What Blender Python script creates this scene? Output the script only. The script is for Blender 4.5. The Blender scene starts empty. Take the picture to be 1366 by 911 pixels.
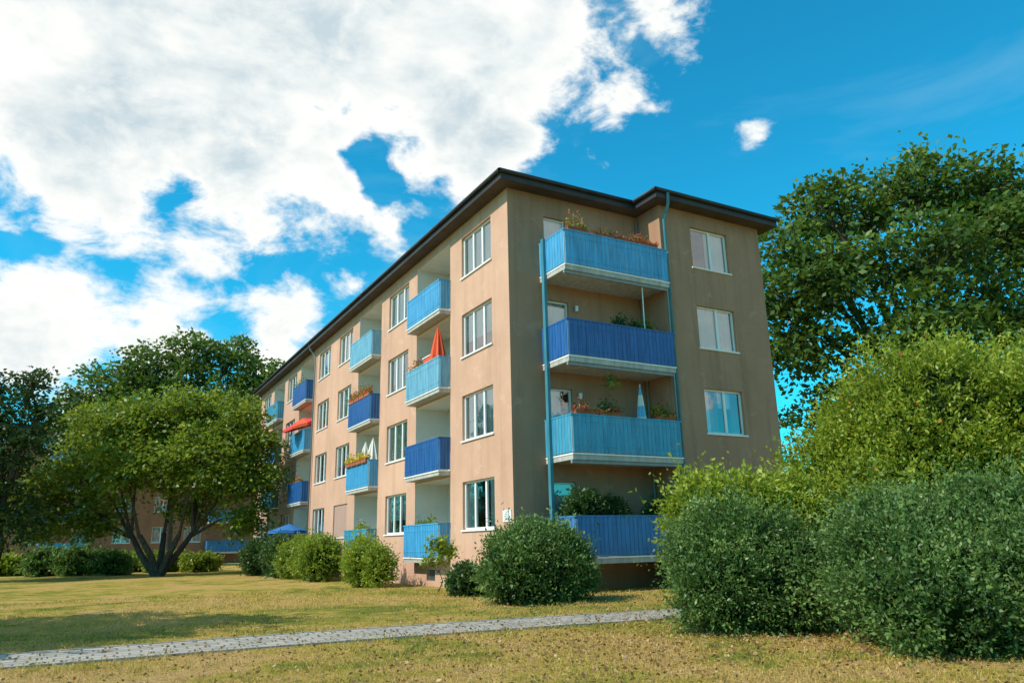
import bpy, math, random
import numpy as np
from mathutils import Matrix, Vector
rng = np.random.default_rng(7)
random.seed(7)
scene = bpy.context.scene
COL = scene.collection

# ------------------------------------------------------------------ helpers
def link(o, parent=None):
    COL.objects.link(o)
    if parent: o.parent = parent
    return o
def empty(name, parent=None):
    e = bpy.data.objects.new(name, None); e.empty_display_size = .3
    return link(e, parent)

def new_mat(name):
    m = bpy.data.materials.new(name); m.use_nodes = True
    nt = m.node_tree; nt.nodes.clear()
    out = nt.nodes.new('ShaderNodeOutputMaterial')
    return m, nt, out
def N(nt, typ, **kw):
    n = nt.nodes.new(typ)
    for k, v in kw.items(): setattr(n, k, v)
    return n
def ramp(nt, stops, fac=None, interp='LINEAR'):
    r = nt.nodes.new('ShaderNodeValToRGB'); r.color_ramp.interpolation = interp
    el = r.color_ramp.elements
    while len(el) < len(stops): el.new(.5)
    for e, (p, c) in zip(el, stops):
        if len(c) == 1: c = c*3
        e.position = p; e.color = (*c, 1)
    if fac is not None: nt.links.new(fac, r.inputs['Fac'])
    return r
def mixc(nt, fac, a, b, mode='MIX'):
    n = nt.nodes.new('ShaderNodeMix'); n.data_type = 'RGBA'; n.blend_type = mode
    for s, v in ((n.inputs[0], fac), (n.inputs[6], a), (n.inputs[7], b)):
        if isinstance(v, bpy.types.NodeSocket): nt.links.new(v, s)
        elif isinstance(v, (int, float)): s.default_value = v
        else: s.default_value = (*v, 1)
    return n.outputs[2]
def math_n(nt, op, a, b=None, c=None, clamp=False):
    n = nt.nodes.new('ShaderNodeMath'); n.operation = op; n.use_clamp = clamp
    for i, v in enumerate((a, b, c)):
        if v is None: continue
        if isinstance(v, bpy.types.NodeSocket): nt.links.new(v, n.inputs[i])
        else: n.inputs[i].default_value = v
    return n.outputs[0]
def noise(nt, scale, detail=4, rough=.55, vec=None, dist=0):
    n = N(nt, 'ShaderNodeTexNoise'); n.inputs['Scale'].default_value = scale
    n.inputs['Detail'].default_value = detail; n.inputs['Roughness'].default_value = rough
    n.inputs['Distortion'].default_value = dist
    if vec is not None: nt.links.new(vec, n.inputs['Vector'])
    return n.outputs['Fac']
def pos(nt):
    return N(nt, 'ShaderNodeNewGeometry').outputs['Position']
def scaled(nt, vec, s):
    m = N(nt, 'ShaderNodeMapping'); m.inputs['Scale'].default_value = s
    nt.links.new(vec, m.inputs['Vector']); return m.outputs[0]
def bump(nt, h, strength=.3, dist=.02):
    b = N(nt, 'ShaderNodeBump'); b.inputs['Strength'].default_value = strength
    b.inputs['Distance'].default_value = dist; nt.links.new(h, b.inputs['Height'])
    return b.outputs[0]
def princ(nt, out, col, rough=.8, spec=.3, normal=None, metal=0):
    p = N(nt, 'ShaderNodeBsdfPrincipled')
    if isinstance(col, bpy.types.NodeSocket): nt.links.new(col, p.inputs['Base Color'])
    else: p.inputs['Base Color'].default_value = (*col, 1)
    p.inputs['Roughness'].default_value = rough
    p.inputs['Specular IOR Level'].default_value = spec
    p.inputs['Metallic'].default_value = metal
    if normal is not None: nt.links.new(normal, p.inputs['Normal'])
    nt.links.new(p.outputs[0], out.inputs['Surface'])
    return p
K0, K1 = (0., 0., 0.), (1., 1., 1.)

def paint(name, col, rough=.5, var=.25, streak=True):
    m, nt, out = new_mat(name)
    P = pos(nt)
    v = scaled(nt, P, (6, 6, 1.0)) if streak else P
    n1 = noise(nt, 1.2, 4, .6, v); n2 = noise(nt, 14, 3, .6, P)
    dark = tuple(c * (1 - var) for c in col); lite = tuple(min(1, c * (1 + var * .5) + .01) for c in col)
    c = ramp(nt, [(.3, dark), (.7, lite)], n1).outputs[0]
    c = mixc(nt, math_n(nt, 'MULTIPLY', n2, .3), c, tuple(x * .7 for x in col))
    princ(nt, out, c, rough, .3, bump(nt, n2, .15, .005))
    return m

def stucco(name, col, k=1.0):
    m, nt, out = new_mat(name); P = pos(nt)
    big = noise(nt, .35, 5, .65, P); mid = noise(nt, 1.6, 6, .7, P, .5)
    streak = noise(nt, 1.0, 5, .6, scaled(nt, P, (2.4, 2.4, .22)))
    fine = noise(nt, 38, 3, .75, P)
    c = mixc(nt, ramp(nt, [(.35, K0), (.68, K1)], big).outputs[0], tuple(x*.86 for x in col), tuple(min(1, x*1.06) for x in col))
    c = mixc(nt, math_n(nt, 'MULTIPLY', ramp(nt, [(.5, K0), (.75, K1)], streak).outputs[0], .45*k), c, tuple(x*.58 for x in col))
    c = mixc(nt, math_n(nt, 'MULTIPLY', ramp(nt, [(.57, K0), (.67, K1)], mid).outputs[0], .38*k), c, (min(1, col[0]*1.15), col[1]*1.28, col[2]*1.4))
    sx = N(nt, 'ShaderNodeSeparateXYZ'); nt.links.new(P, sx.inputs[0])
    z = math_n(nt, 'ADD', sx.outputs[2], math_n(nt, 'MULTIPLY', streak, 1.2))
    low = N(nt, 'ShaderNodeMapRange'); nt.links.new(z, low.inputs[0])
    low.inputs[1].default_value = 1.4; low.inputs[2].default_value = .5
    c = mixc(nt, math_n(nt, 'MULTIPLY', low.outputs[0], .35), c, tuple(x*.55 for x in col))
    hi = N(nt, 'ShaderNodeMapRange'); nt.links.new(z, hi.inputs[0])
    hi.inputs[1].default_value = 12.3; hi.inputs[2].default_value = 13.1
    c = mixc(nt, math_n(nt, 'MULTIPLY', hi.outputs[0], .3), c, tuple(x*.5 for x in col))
    c = mixc(nt, math_n(nt, 'MULTIPLY', ramp(nt, [(.4, K0), (.7, K1)], fine).outputs[0], .3), c, tuple(x*.66 for x in col))
    h = math_n(nt, 'ADD', fine, math_n(nt, 'MULTIPLY', mid, .5))
    princ(nt, out, c, .93, .15, bump(nt, h, .5, .02))
    return m

def leafmat(name, dark, mid, lite, trans=.3):
    m, nt, out = new_mat(name)
    a = N(nt, 'ShaderNodeAttribute', attribute_name='tint')
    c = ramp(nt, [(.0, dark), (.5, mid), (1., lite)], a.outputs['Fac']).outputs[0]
    p = N(nt, 'ShaderNodeBsdfPrincipled'); nt.links.new(c, p.inputs['Base Color'])
    p.inputs['Roughness'].default_value = .45; p.inputs['Specular IOR Level'].default_value = .35
    t = N(nt, 'ShaderNodeBsdfTranslucent')
    tc = mixc(nt, .5, c, (lite[0]*1.5, lite[1]*1.4, lite[2]*.7))
    nt.links.new(tc, t.inputs[0])
    mx = N(nt, 'ShaderNodeMixShader'); mx.inputs[0].default_value = trans
    nt.links.new(p.outputs[0], mx.inputs[1]); nt.links.new(t.outputs[0], mx.inputs[2])
    nt.links.new(mx.outputs[0], out.inputs['Surface'])
    return m

class Batch:
    def __init__(s): s.V = []; s.F = []; s.M = []; s.mats = []
    def mi(s, mat):
        if mat not in s.mats: s.mats.append(mat)
        return s.mats.index(mat)
    def quad(s, pts, mat):
        i = len(s.V); s.V += [tuple(p) for p in pts]; s.F.append(tuple(range(i, i+len(pts)))); s.M.append(s.mi(mat))
    def box(s, x0, x1, y0, y1, z0, z1, mat):
        if x0 > x1: x0, x1 = x1, x0
        if y0 > y1: y0, y1 = y1, y0
        i = len(s.V)
        s.V += [(x, y, z) for z in (z0, z1) for x, y in ((x0,y0),(x1,y0),(x1,y1),(x0,y1))]
        for f in ((3,2,1,0),(4,5,6,7),(0,1,5,4),(1,2,6,5),(2,3,7,6),(3,0,4,7)):
            s.F.append(tuple(i+k for k in f)); s.M.append(s.mi(mat))
    def abox(s, ax, c, a0, a1, d0, d1, z0, z1, mat):
        if ax == 'x': s.box(c+d0, c+d1, a0, a1, z0, z1, mat)
        else: s.box(a0, a1, c+d0, c+d1, z0, z1, mat)
    def aq(s, ax, c, a0, a1, d, z0, z1, mat):
        if ax == 'x': s.quad([(c+d,a0,z0),(c+d,a0,z1),(c+d,a1,z1),(c+d,a1,z0)], mat)
        else: s.quad([(a0,c+d,z0),(a1,c+d,z0),(a1,c+d,z1),(a0,c+d,z1)], mat)
    def tube(s, pts, rad, mat, n=8):
        pts = [Vector(p) for p in pts]; i0 = len(s.V)
        for k, p in enumerate(pts):
            t = (pts[min(k+1, len(pts)-1)] - pts[max(k-1, 0)]).normalized()
            u = t.cross(Vector((0,0,1))).normalized() if abs(t.z) < .99 else Vector((1,0,0))
            v = t.cross(u)
            for j in range(n):
                a = 2*math.pi*j/n
                s.V.append(tuple(p + (u*math.cos(a) + v*math.sin(a))*rad[k]))
        m = s.mi(mat)
        for k in range(len(pts)-1):
            for j in range(n):
                a = i0+k*n+j; b = i0+k*n+(j+1) % n
                s.F.append((a, b, b+n, a+n)); s.M.append(m)
        s.F.append(tuple(i0+(len(pts)-1)*n+j for j in range(n))); s.M.append(m)
    def obj(s, name, parent=None, smooth=False):
        me = bpy.data.meshes.new(name); me.from_pydata(s.V, [], s.F)
        for m in s.mats: me.materials.append(m)
        me.polygons.foreach_set('material_index', s.M)
        if smooth: me.polygons.foreach_set('use_smooth', [True]*len(s.F))
        me.update(); o = bpy.data.objects.new(name, me)
        return link(o, parent)

def leaf_obj(name, P, D, ln, wd, tint, mat, parent=None):
    n = len(P)
    D = D / (np.linalg.norm(D, axis=1, keepdims=True)+1e-9)
    R = rng.normal(size=(n, 3)); S = np.cross(D, R); S /= (np.linalg.norm(S, axis=1, keepdims=True)+1e-9)
    Nn = np.cross(D, S)
    ln = np.asarray(ln).reshape(-1, 1)*np.ones((n, 1)); wd = np.asarray(wd).reshape(-1, 1)*np.ones((n, 1))
    V = np.empty((n, 4, 3))
    V[:, 0] = P; V[:, 1] = P + D*ln*.45 + S*wd*.5 + Nn*wd*.12
    V[:, 2] = P + D*ln; V[:, 3] = P + D*ln*.45 - S*wd*.5 + Nn*wd*.12
    me = bpy.data.meshes.new(name)
    me.vertices.add(4*n); me.vertices.foreach_set('co', V.reshape(-1).astype(np.float32))
    me.loops.add(4*n); me.loops.foreach_set('vertex_index', np.arange(4*n, dtype=np.int32))
    me.polygons.add(n); me.polygons.foreach_set('loop_start', np.arange(0, 4*n, 4, dtype=np.int32))
    me.update(calc_edges=True)
    at = me.attributes.new('tint', 'FLOAT', 'FACE'); at.data.foreach_set('value', np.clip(tint, 0, 1).astype(np.float32))
    me.materials.append(mat)
    return link(bpy.data.objects.new(name, me), parent)

def unit(n):
    v = rng.normal(size=(n, 3)); return v/np.linalg.norm(v, axis=1, keepdims=True)

# ------------------------------------------------------------------ materials
M_WALL = stucco('stucco_wall', (.62, .375, .265))
M_WALLE = stucco('stucco_shaded_stained', (.43, .245, .155), 1.6)  # wall stucco darkened to put the end wall's shade into its colour; stronger stains
M_WALL2 = stucco('stucco_far', (.38, .17, .10))
M_LOG = stucco('loggia_white', (.84, .80, .72), .3)
M_WHITE = paint('white_paint', (.82, .82, .80), .45, .1)
M_SLAB = paint('slab_paint', (.46, .45, .41), .7, .35)
M_FASC = paint('fascia_dark', (.035, .035, .04), .5, .3, False)
M_SOFF = paint('soffit_wood', (.08, .06, .045), .7, .3, False)
M_ROOF = paint('roof_felt', (.05, .05, .05), .9, .3, False)
M_TEAL = paint('teal_metal', (.06, .24, .31), .4, .25)
M_DARK, _nt, _o = new_mat('room_dark'); princ(_nt, _o, (.03, .03, .032), .9, .1)
M_CURT = paint('curtain_cloth', (.84, .84, .82), .9, .08)
M_CURTR = paint('curtain_red', (.45, .12, .09), .9, .1)
M_SHUT = paint('roller_shutter', (.50, .32, .26), .7, .1)
M_DOOR = paint('door_brown', (.10, .055, .03), .6, .2)
M_TERRA = paint('terracotta', (.36, .11, .05), .8, .2)
M_METAL = paint('grey_metal', (.25, .27, .28), .4, .2)
M_SIGN = paint('sign_white', (.75, .75, .75), .4, .05)
M_WICK = paint('wicker', (.30, .19, .09), .8, .3)

m, nt, out = new_mat('window_glass'); M_GLASS = m
fr = N(nt, 'ShaderNodeFresnel'); fr.inputs[0].default_value = 1.55
f = math_n(nt, 'MULTIPLY_ADD', fr.outputs[0], 1.6, .20, clamp=True)
g = N(nt, 'ShaderNodeBsdfGlossy'); g.inputs['Roughness'].default_value = .02
nt.links.new(bump(nt, noise(nt, 1.3, 2, .5, pos(nt)), .14, .05), g.inputs['Normal'])
t = N(nt, 'ShaderNodeBsdfTransparent'); t.inputs[0].default_value = (.93, .97, .97, 1)
mx = N(nt, 'ShaderNodeMixShader'); nt.links.new(f, mx.inputs[0])
nt.links.new(t.outputs[0], mx.inputs[1]); nt.links.new(g.outputs[0], mx.inputs[2])
nt.links.new(mx.outputs[0], out.inputs[0])

BLUES = {
 'light': paint('panel_light_blue', (.06, .35, .64), .45, .3),
 'pale': paint('panel_pale_blue', (.16, .42, .58), .5, .3),
 'teal': paint('panel_teal', (.05, .32, .49), .45, .3),
 'mid': paint('panel_mid_blue', (.045, .20, .45), .45, .3),
 'deep': paint('panel_deep_blue', (.018, .12, .36), .4, .3),
}
M_RIB = paint('panel_rib_light', (.42, .58, .66), .5, .2)
M_RIBD = paint('panel_rib_blue', (.14, .30, .52), .5, .2)

m, nt, out = new_mat('bark'); M_BARK = m
P = pos(nt); nb = noise(nt, 3, 6, .7, scaled(nt, P, (3, 3, .6)))
princ(nt, out, ramp(nt, [(.3, (.035, .027, .02)), (.7, (.13, .10, .075))], nb).outputs[0], .95, .1, bump(nt, nb, .8, .05))

L_OAK = leafmat('oak_leaf', (.018, .046, .010), (.060, .125, .018), (.17, .25, .035), .32)
L_MID = leafmat('mid_leaf', (.036, .08, .010), (.14, .215, .018), (.30, .36, .045), .38)
L_DARK = leafmat('dark_leaf', (.014, .04, .012), (.038, .085, .020), (.08, .145, .035))
L_BUSH = leafmat('privet_leaf', (.014, .046, .014), (.055, .125, .030), (.19, .28, .07))
L_BRIGHT = leafmat('bright_leaf', (.044, .09, .010), (.17, .245, .018), (.36, .41, .045), .38)
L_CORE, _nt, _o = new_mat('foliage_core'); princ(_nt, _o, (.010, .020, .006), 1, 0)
L_RED = leafmat('red_flower', (.35, .03, .02), (.55, .06, .03), (.70, .18, .05), .2)
L_YFL = leafmat('yellow_flower', (.50, .30, .02), (.75, .50, .03), (.80, .65, .05), .2)
L_LIT = leafmat('dry_leaf', (.12, .06, .025), (.27, .15, .06), (.42, .27, .11), .1)

# ------------------------------------------------------------------ lawn colour
def lawn_color(nt, P):
    n1 = noise(nt, .26, 4, .6, P, .8); n2 = noise(nt, 1.2, 5, .7, P, .5); n3 = noise(nt, 8, 4, .7, P)
    f = math_n(nt, 'ADD', math_n(nt, 'MULTIPLY', n1, .55), math_n(nt, 'MULTIPLY', n2, .45))
    c = ramp(nt, [(.39, (.12, .18, .018)), (.445, (.27, .28, .035)), (.50, (.54, .38, .08)), (.57, (.64, .40, .15))], f).outputs[0]
    c = mixc(nt, ramp(nt, [(.50, K0), (.72, K1)], n3).outputs[0], c, (.27, .16, .055))
    return c, n3
m, nt, out = new_mat('lawn'); M_LAWN = m
P = pos(nt); c, n3 = lawn_color(nt, P)
n4 = noise(nt, 45, 3, .7, P)
c = mixc(nt, ramp(nt, [(.40, K0), (.75, K1)], n4).outputs[0], c, (.19, .135, .035))
princ(nt, out, c, .95, .1, bump(nt, math_n(nt, 'ADD', n4, n3), .9, .05))
m, nt, out = new_mat('grass_blade'); M_BLADE = m
P = pos(nt); c, n3 = lawn_color(nt, P)
a = N(nt, 'ShaderNodeAttribute', attribute_name='tint')
v = ramp(nt, [(0, (.16, .21, .02)), (.4, (.42, .37, .055)), (1, (.76, .54, .19))], a.outputs['Fac']).outputs[0]
c = mixc(nt, .38, c, v)
p = N(nt, 'ShaderNodeBsdfPrincipled'); nt.links.new(c, p.inputs['Base Color']); p.inputs['Roughness'].default_value = .7
t = N(nt, 'ShaderNodeBsdfTranslucent'); nt.links.new(c, t.inputs[0])
mx = N(nt, 'ShaderNodeMixShader'); mx.inputs[0].default_value = .35
nt.links.new(p.outputs[0], mx.inputs[1]); nt.links.new(t.outputs[0], mx.inputs[2]); nt.links.new(mx.outputs[0], out.inputs[0])

# ------------------------------------------------------------------ ground
xs = sorted(set(list(np.linspace(-60, 60, 61)) + [-2500, -800, -200, 200, 800, 2500]))
ys = sorted(set(list(np.linspace(-40, 100, 71)) + [-2500, -800, -200, 250, 800, 2500]))
V = [(x, y, (.035*math.sin(x*.5+1)*math.sin(y*.43)+.02*math.sin(x*1.3+y)) if (abs(x) < 60 and -40 < y < 100 and not (-.5 < x < 11 and -2 < y < 39)) else 0) for y in ys for x in xs]
V = [(x, y, z*min(1, abs(y-(-6.9))/3)) if y < -3 else (x, y, z) for x, y, z in V]
nx = len(xs)
F = [(j*nx+i, j*nx+i+1, (j+1)*nx+i+1, (j+1)*nx+i) for j in range(len(ys)-1) for i in range(nx-1)]
me = bpy.data.meshes.new('ground'); me.from_pydata(V, [], F); me.materials.append(M_LAWN)
me.polygons.foreach_set('use_smooth', [True]*len(F)); link(bpy.data.objects.new('ground', me))

PX = [-60, -30, -20, -11.5, -7.6, -4, -.8, 3, 8, 16, 40]
PY = [-9.5, -7.1, -6.6, -6.55, -6.68, -6.98, -7.45, -8.25, -9.6, -12, -20]
def path_y(x): return np.interp(x, PX, PY)
m, nt, out = new_mat('paving')
uv = N(nt, 'ShaderNodeUVMap').outputs[0]
br = N(nt, 'ShaderNodeTexBrick'); nt.links.new(uv, br.inputs['Vector'])
br.inputs['Scale'].default_value = 1; br.inputs['Brick Width'].default_value = .30; br.inputs['Row Height'].default_value = .24
br.inputs['Mortar Size'].default_value = .016; br.inputs['Mortar Smooth'].default_value = .3
br.inputs['Color1'].default_value = (.44, .405, .35, 1); br.inputs['Color2'].default_value = (.31, .285, .25, 1)
br.inputs['Mortar'].default_value = (.13, .11, .07, 1)
P = pos(nt)
c = mixc(nt, math_n(nt, 'MULTIPLY', noise(nt, 1.5, 5, .7, P), .4), br.outputs['Color'], (.28, .25, .20))
c = mixc(nt, ramp(nt, [(.60, K0), (.74, K1)], noise(nt, 5, 5, .7, P)).outputs[0], c, (.20, .17, .08))
hh = math_n(nt, 'MULTIPLY_ADD', br.outputs['Fac'], -1, noise(nt, 30, 3, .6, P))
princ(nt, out, c, .85, .2, bump(nt, hh, .7, .015)); M_PAVE = m
kerb_m = paint('kerb_stone', (.36, .34, .30), .9, .25, False)
path = empty('footpath')
X = np.linspace(-60, 40, 401); Y = path_y(X)
k = np.ones(9)/9; Y = np.convolve(np.pad(Y, 4, mode='edge'), k, 'valid')
dx = np.gradient(X); dy = np.gradient(Y); L = np.hypot(dx, dy); nxv = -dy/L; nyv = dx/L; S = np.concatenate([[0], np.cumsum(np.hypot(np.diff(X), np.diff(Y)))])
V = []; F = []
for i in range(len(X)):
    for w in (-.72, .72): V.append((X[i]+nxv[i]*w, Y[i]+nyv[i]*w, .022))
for i in range(len(X)-1): F.append((2*i, 2*i+2, 2*i+3, 2*i+1))
me = bpy.data.meshes.new('paving'); me.from_pydata(V, [], F); uvl = me.uv_layers.new(name='UVMap')
for i in range(len(X)-1):
    for kk, (s, w) in enumerate(((S[i], 0), (S[i+1], 0), (S[i+1], 1.44), (S[i], 1.44))): uvl.data[i*4+kk].uv = (s, w)
me.materials.append(M_PAVE); link(bpy.data.objects.new('paving', me), path)
B = Batch()
for w0, w1 in ((-.79, -.722), (.722, .79)):
    for i in range(len(X)-1):
        q = [(X[j]+nxv[j]*w, Y[j]+nyv[j]*w) for j, w in ((i, w0), (i+1, w0), (i+1, w1), (i, w1))]
        B.quad([(x, y, .030) for x, y in q], kerb_m)
        B.quad([(*q[0], -.1), (*q[1], -.1), (*q[1], .030), (*q[0], .030)], kerb_m)
        B.quad([(*q[3], -.1), (*q[2], -.1), (*q[2], .030), (*q[3], .030)], kerb_m)
B.obj('edging', path)

# ------------------------------------------------------------------ grass
CX, CY = -10.8, -19.2
n = 210000
r = rng.uniform(4.5, 27, n); az = rng.uniform(math.radians(-32), math.radians(95), n)
gx = CX + np.sin(az)*r; gy = CY + np.cos(az)*r
pd = np.abs(gy-path_y(gx))
ragged = .80-.10*(np.sin(gx*7)+np.sin(gx*17+1))*.5-.08*rng.random(n)
ok = (pd > ragged) & ~((gx > -.1) & (gy > -.1)) & ~((gx > 5) & (gy > -1.3))
edge = (pd < .98)
gx, gy, r, edge = gx[ok], gy[ok], r[ok], edge[ok]; n = len(gx)
dens = np.sin(gx*1.9+np.sin(gy*2.3)*1.5)*np.sin(gy*1.7+gx*.6)
tuft = (np.sin(gx*5.3+np.sin(gy*4.1)*2)*np.sin(gy*6.1+np.sin(gx*3.7)*2)) > .55
ln = rng.uniform(.025, .06, n)*(1+.4*dens)*(1+.5*edge)*(1+.5*tuft)
D = np.stack([rng.normal(size=n)*.6, rng.normal(size=n)*.6, np.ones(n)], 1)
leaf_obj('grass', np.stack([gx, gy, np.zeros(n)+.0], 1), D, ln, .006+r*.0006, np.clip(rng.random(n)*.9 - .15*dens+.1-.3*tuft, 0, 1), M_BLADE)
n = 4000
lx = rng.uniform(-14, 3, n); ly = rng.uniform(-16, -3, n)
lx = np.concatenate([lx, -3+rng.normal(size=4500)*3.2]); ly = np.concatenate([ly, -11+rng.normal(size=4500)*2.2]); n = len(lx)
D = np.stack([rng.normal(size=n), rng.normal(size=n), rng.normal(size=n)*.25], 1)
leaf_obj('fallen_leaves', np.stack([lx, ly, rng.uniform(.03, .05, n)], 1), D, rng.uniform(.03, .07, n), rng.uniform(.02, .045, n), rng.random(n), L_LIT)

# ------------------------------------------------------------------ building
bld = empty('apartment_building')
FL = [.92+2.86*k for k in range(4)]; WB = [1.82+2.86*k for k in range(4)]; WH = 1.52
WT = 12.42
def wall(B, ax, c, a0, a1, z0, z1, holes, mat, rev=None, dep=.14):
    A = sorted({a0, a1, *[h[0] for h in holes], *[h[1] for h in holes]})
    Z = sorted({z0, z1, *[h[2] for h in holes], *[h[3] for h in holes]})
    for i in range(len(A)-1):
        for j in range(len(Z)-1):
            am = (A[i]+A[i+1])/2; zm = (Z[j]+Z[j+1])/2
            if any(h[0] < am < h[1] and h[2] < zm < h[3] for h in holes): continue
            B.aq(ax, c, A[i], A[i+1], 0, Z[j], Z[j+1], mat)
    def pt(a, d, z): return (c+d, a, z) if ax == 'x' else (a, c+d, z)
    for h in holes:
        if len(h) > 4: continue
        m = rev or mat
        p = [(h[0], h[2]), (h[1], h[2]), (h[1], h[3]), (h[0], h[3])]
        for i in range(4):
            q, s = p[i], p[(i+1) % 4]
            B.quad([pt(q[0], 0, q[1]), pt(s[0], 0, s[1]), pt(s[0], dep, s[1]), pt(q[0], dep, q[1])], m)

FR = Batch(); GL = Batch(); CU = Batch(); DK = Batch()
def window(ax, c, a0, a1, z0, z1, panes, style='lace', d=.10, sill=True, rail=False):
    w = .06
    FR.abox(ax, c, a0+.002, a1-.002, d, d+.07, z0+.002, z0+w, M_WHITE); FR.abox(ax, c, a0+.002, a1-.002, d, d+.07, z1-w, z1-.002, M_WHITE)
    edges = [a0] + [a0+(a1-a0)*p for p in panes] + [a1]
    for i, e in enumerate(edges):
        hw = w if i in (0, len(edges)-1) else w*.8
        e0 = e if i == 0 else e-hw; e1 = e if i == len(edges)-1 else e+hw
        if i == 0: e0 += .004
        if i == len(edges)-1: e1 -= .004
        FR.abox(ax, c, e0, e1, d-.003-.002*i, d+.067, z0+w, z1-w, M_WHITE)
    if rail: FR.abox(ax, c, a0+w, a1-w, d+.005, d+.06, z0+(z1-z0)*.3, z0+(z1-z0)*.3+.07, M_WHITE)
    if sill: FR.abox(ax, c, a0-.05, a1+.05, -.05, d+.02, z0-.055, z0-.004, M_WHITE)
    for i in range(len(edges)-1):
        GL.aq(ax, c, edges[i]+.02, edges[i+1]-.02, d+.03+.004*i*random.random(), z0+.03, z1-.03, M_GLASS)
    DK.abox(ax, c, a0-.3, a1+.3, d+.9, d+.95, z0-.4, z1+.3, M_DARK)
    def cloth(b0, b1, mt, zb=z0, amp=.02, dd=.075):
        nseg = max(4, int((b1-b0)/.05)); pts = []
        for i in range(nseg+1):
            a = b0+(b1-b0)*i/nseg
            pts.append((a, d+dd+.03+amp*math.sin(i*1.7+b0*5)+.008*random.random()))
        for (p, q) in zip(pts, pts[1:]):
            if ax == 'x': CU.quad([(c+p[1], p[0], zb), (c+p[1], p[0], z1), (c+q[1], q[0], z1), (c+q[1], q[0], zb)], mt)
            else: CU.quad([(p[0], c+p[1], zb), (q[0], c+q[1], zb), (q[0], c+q[1], z1), (p[0], c+p[1], z1)], mt)
    W = a1-a0
    if style == 'lace': cloth(a0, a1, M_CURT)
    elif style == 'half': cloth(a0, a1, M_CURT, z0+(z1-z0)*.35)
    elif style == 'sides': cloth(a0, a0+W*.3, M_CURT); cloth(a1-W*.3, a1, M_CURT)
    elif style == 'left': cloth(a0, a0+W*.6, M_CURT)
    elif style == 'right': cloth(a0+W*.45, a1, M_CURT)
    elif style == 'red': cloth(a0, a0+W*.22, M_CURT); cloth(a0+W*.22, a0+W*.42, M_CURTR); cloth(a1-W*.25, a1, M_CURTR); cloth(a0+W*.42, a1-W*.25, M_CURT, z0+(z1-z0)*.6)
    elif style == 'blind':
        CU.abox(ax, c, a0+.01, a1-.01, d-.04, d-.012, z0+.01, z1-.01, M_SHUT)
        for i in range(18):
            zz = z0+(z1-z0)*i/18; CU.abox(ax, c, a0+.012, a1-.012, d-.052, d-.041, zz+.012, zz+.06, M_SHUT)

WALLS = Batch(); LOG = Batch()
wins = [(1.15, 3.38), (8.4, 10.72), (15.9, 18.12), (19.78, 22.0), (27.18, 29.5), (34.52, 36.75)]
logs = [(4.35, 7.5), (11.7, 14.82), (23.08, 26.2), (30.4, 33.55)]
holes = []
st = ['lace', 'sides', 'lace', 'half', 'lace', 'right', 'left', 'lace']
for wi, (a, b) in enumerate(wins):
    for k in range(4):
        holes.append((a, b, WB[k], WB[k]+WH))
        s = st[(wi*3+k*5) % 8]
        if wi == 0: s = ['sides', 'lace', 'half', 'lace'][k]
        if wi == 2 and k == 0: s = 'blind'
        window('x', 0, a, b, WB[k], WB[k]+WH, (.33, .67) if (wi+k) % 2 == 0 else (.36, .66), s)
LD = 1.35
for li, (a, b) in enumerate(logs):
    for k in range(4):
        z0 = FL[k]; z1 = FL[k+1]-.2 if k < 3 else 12.1
        holes.append((a, b, z0, z1, 'log'))
        LOG.quad([(0, a, z0), (LD, a, z0), (LD, a, z1), (0, a, z1)], M_LOG)
        LOG.quad([(0, b, z0), (LD, b, z0), (LD, b, z1), (0, b, z1)], M_LOG)
        LOG.quad([(0, a, z1), (LD, a, z1), (LD, b, z1), (0, b, z1)], M_LOG)
        LOG.quad([(0, a, z0), (LD, a, z0), (LD, b, z0), (0, b, z0)], M_SLAB)
        dz = (z0+.05, z0+2.15)
        h = [(a+1.6, b-.75, *dz), (a+.3, a+1.3, z0+.9, z0+2.15)]
        wall(LOG, 'x', LD, a, b, z0, z1, h, M_LOG)
        window('x', LD, h[0][0], h[0][1], h[0][2], h[0][3], (), 'left' if (li+k) % 2 else 'none', d=.08, sill=False, rail=True)
        window('x', LD, h[1][0], h[1][1], h[1][2], h[1][3], (.5,), ['lace', 'sides', 'half'][(li+k) % 3], d=.08)
for a in (5.6, 12.9, 24.5, 31.8): holes.append((a, a+.75, .18, .55))
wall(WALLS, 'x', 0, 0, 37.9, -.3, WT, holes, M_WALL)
for a in (5.6, 12.9, 24.5, 31.8):
    DK.box(.12, .14, a-.02, a+.77, .15, .58, M_DARK)
    for i in range(8): FR.box(.05, .065, a+.05+i*.09, a+.065+i*.09, .18, .55, M_METAL)
XS = 5.24; YP = -1.2; XE = 9.95
h = []
for k in range(4):
    d = (1.35, 2.2, FL[k]+.06, FL[k]+2.2); h.append(d)
    window('y', 0, *d, (), ['lace', 'left', 'lace', 'lace'][k], sill=False, rail=True)
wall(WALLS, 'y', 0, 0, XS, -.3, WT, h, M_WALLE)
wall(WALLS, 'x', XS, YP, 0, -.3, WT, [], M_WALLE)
h = []
for k in range(4):
    d = (6.6, 8.32, WB[k], WB[k]+1.48); h.append(d)
    window('y', YP, *d, (.55,), ['lace', 'red', 'lace', 'right'][k])
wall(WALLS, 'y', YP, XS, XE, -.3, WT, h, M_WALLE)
WALLS.quad([(XE, YP, -.3), (XE, 37.9, -.3), (XE, 37.9, WT), (XE, YP, WT)], M_WALL)
WALLS.quad([(0, 37.9, -.3), (XE, 37.9, -.3), (XE, 37.9, WT), (0, 37.9, WT)], M_WALL)
WALLS.obj('walls', bld); LOG.obj('loggias', bld); FR.obj('window_frames', bld); GL.obj('window_glass', bld); CU.obj('curtains', bld); DK.obj('dark_rooms', bld)

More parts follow.
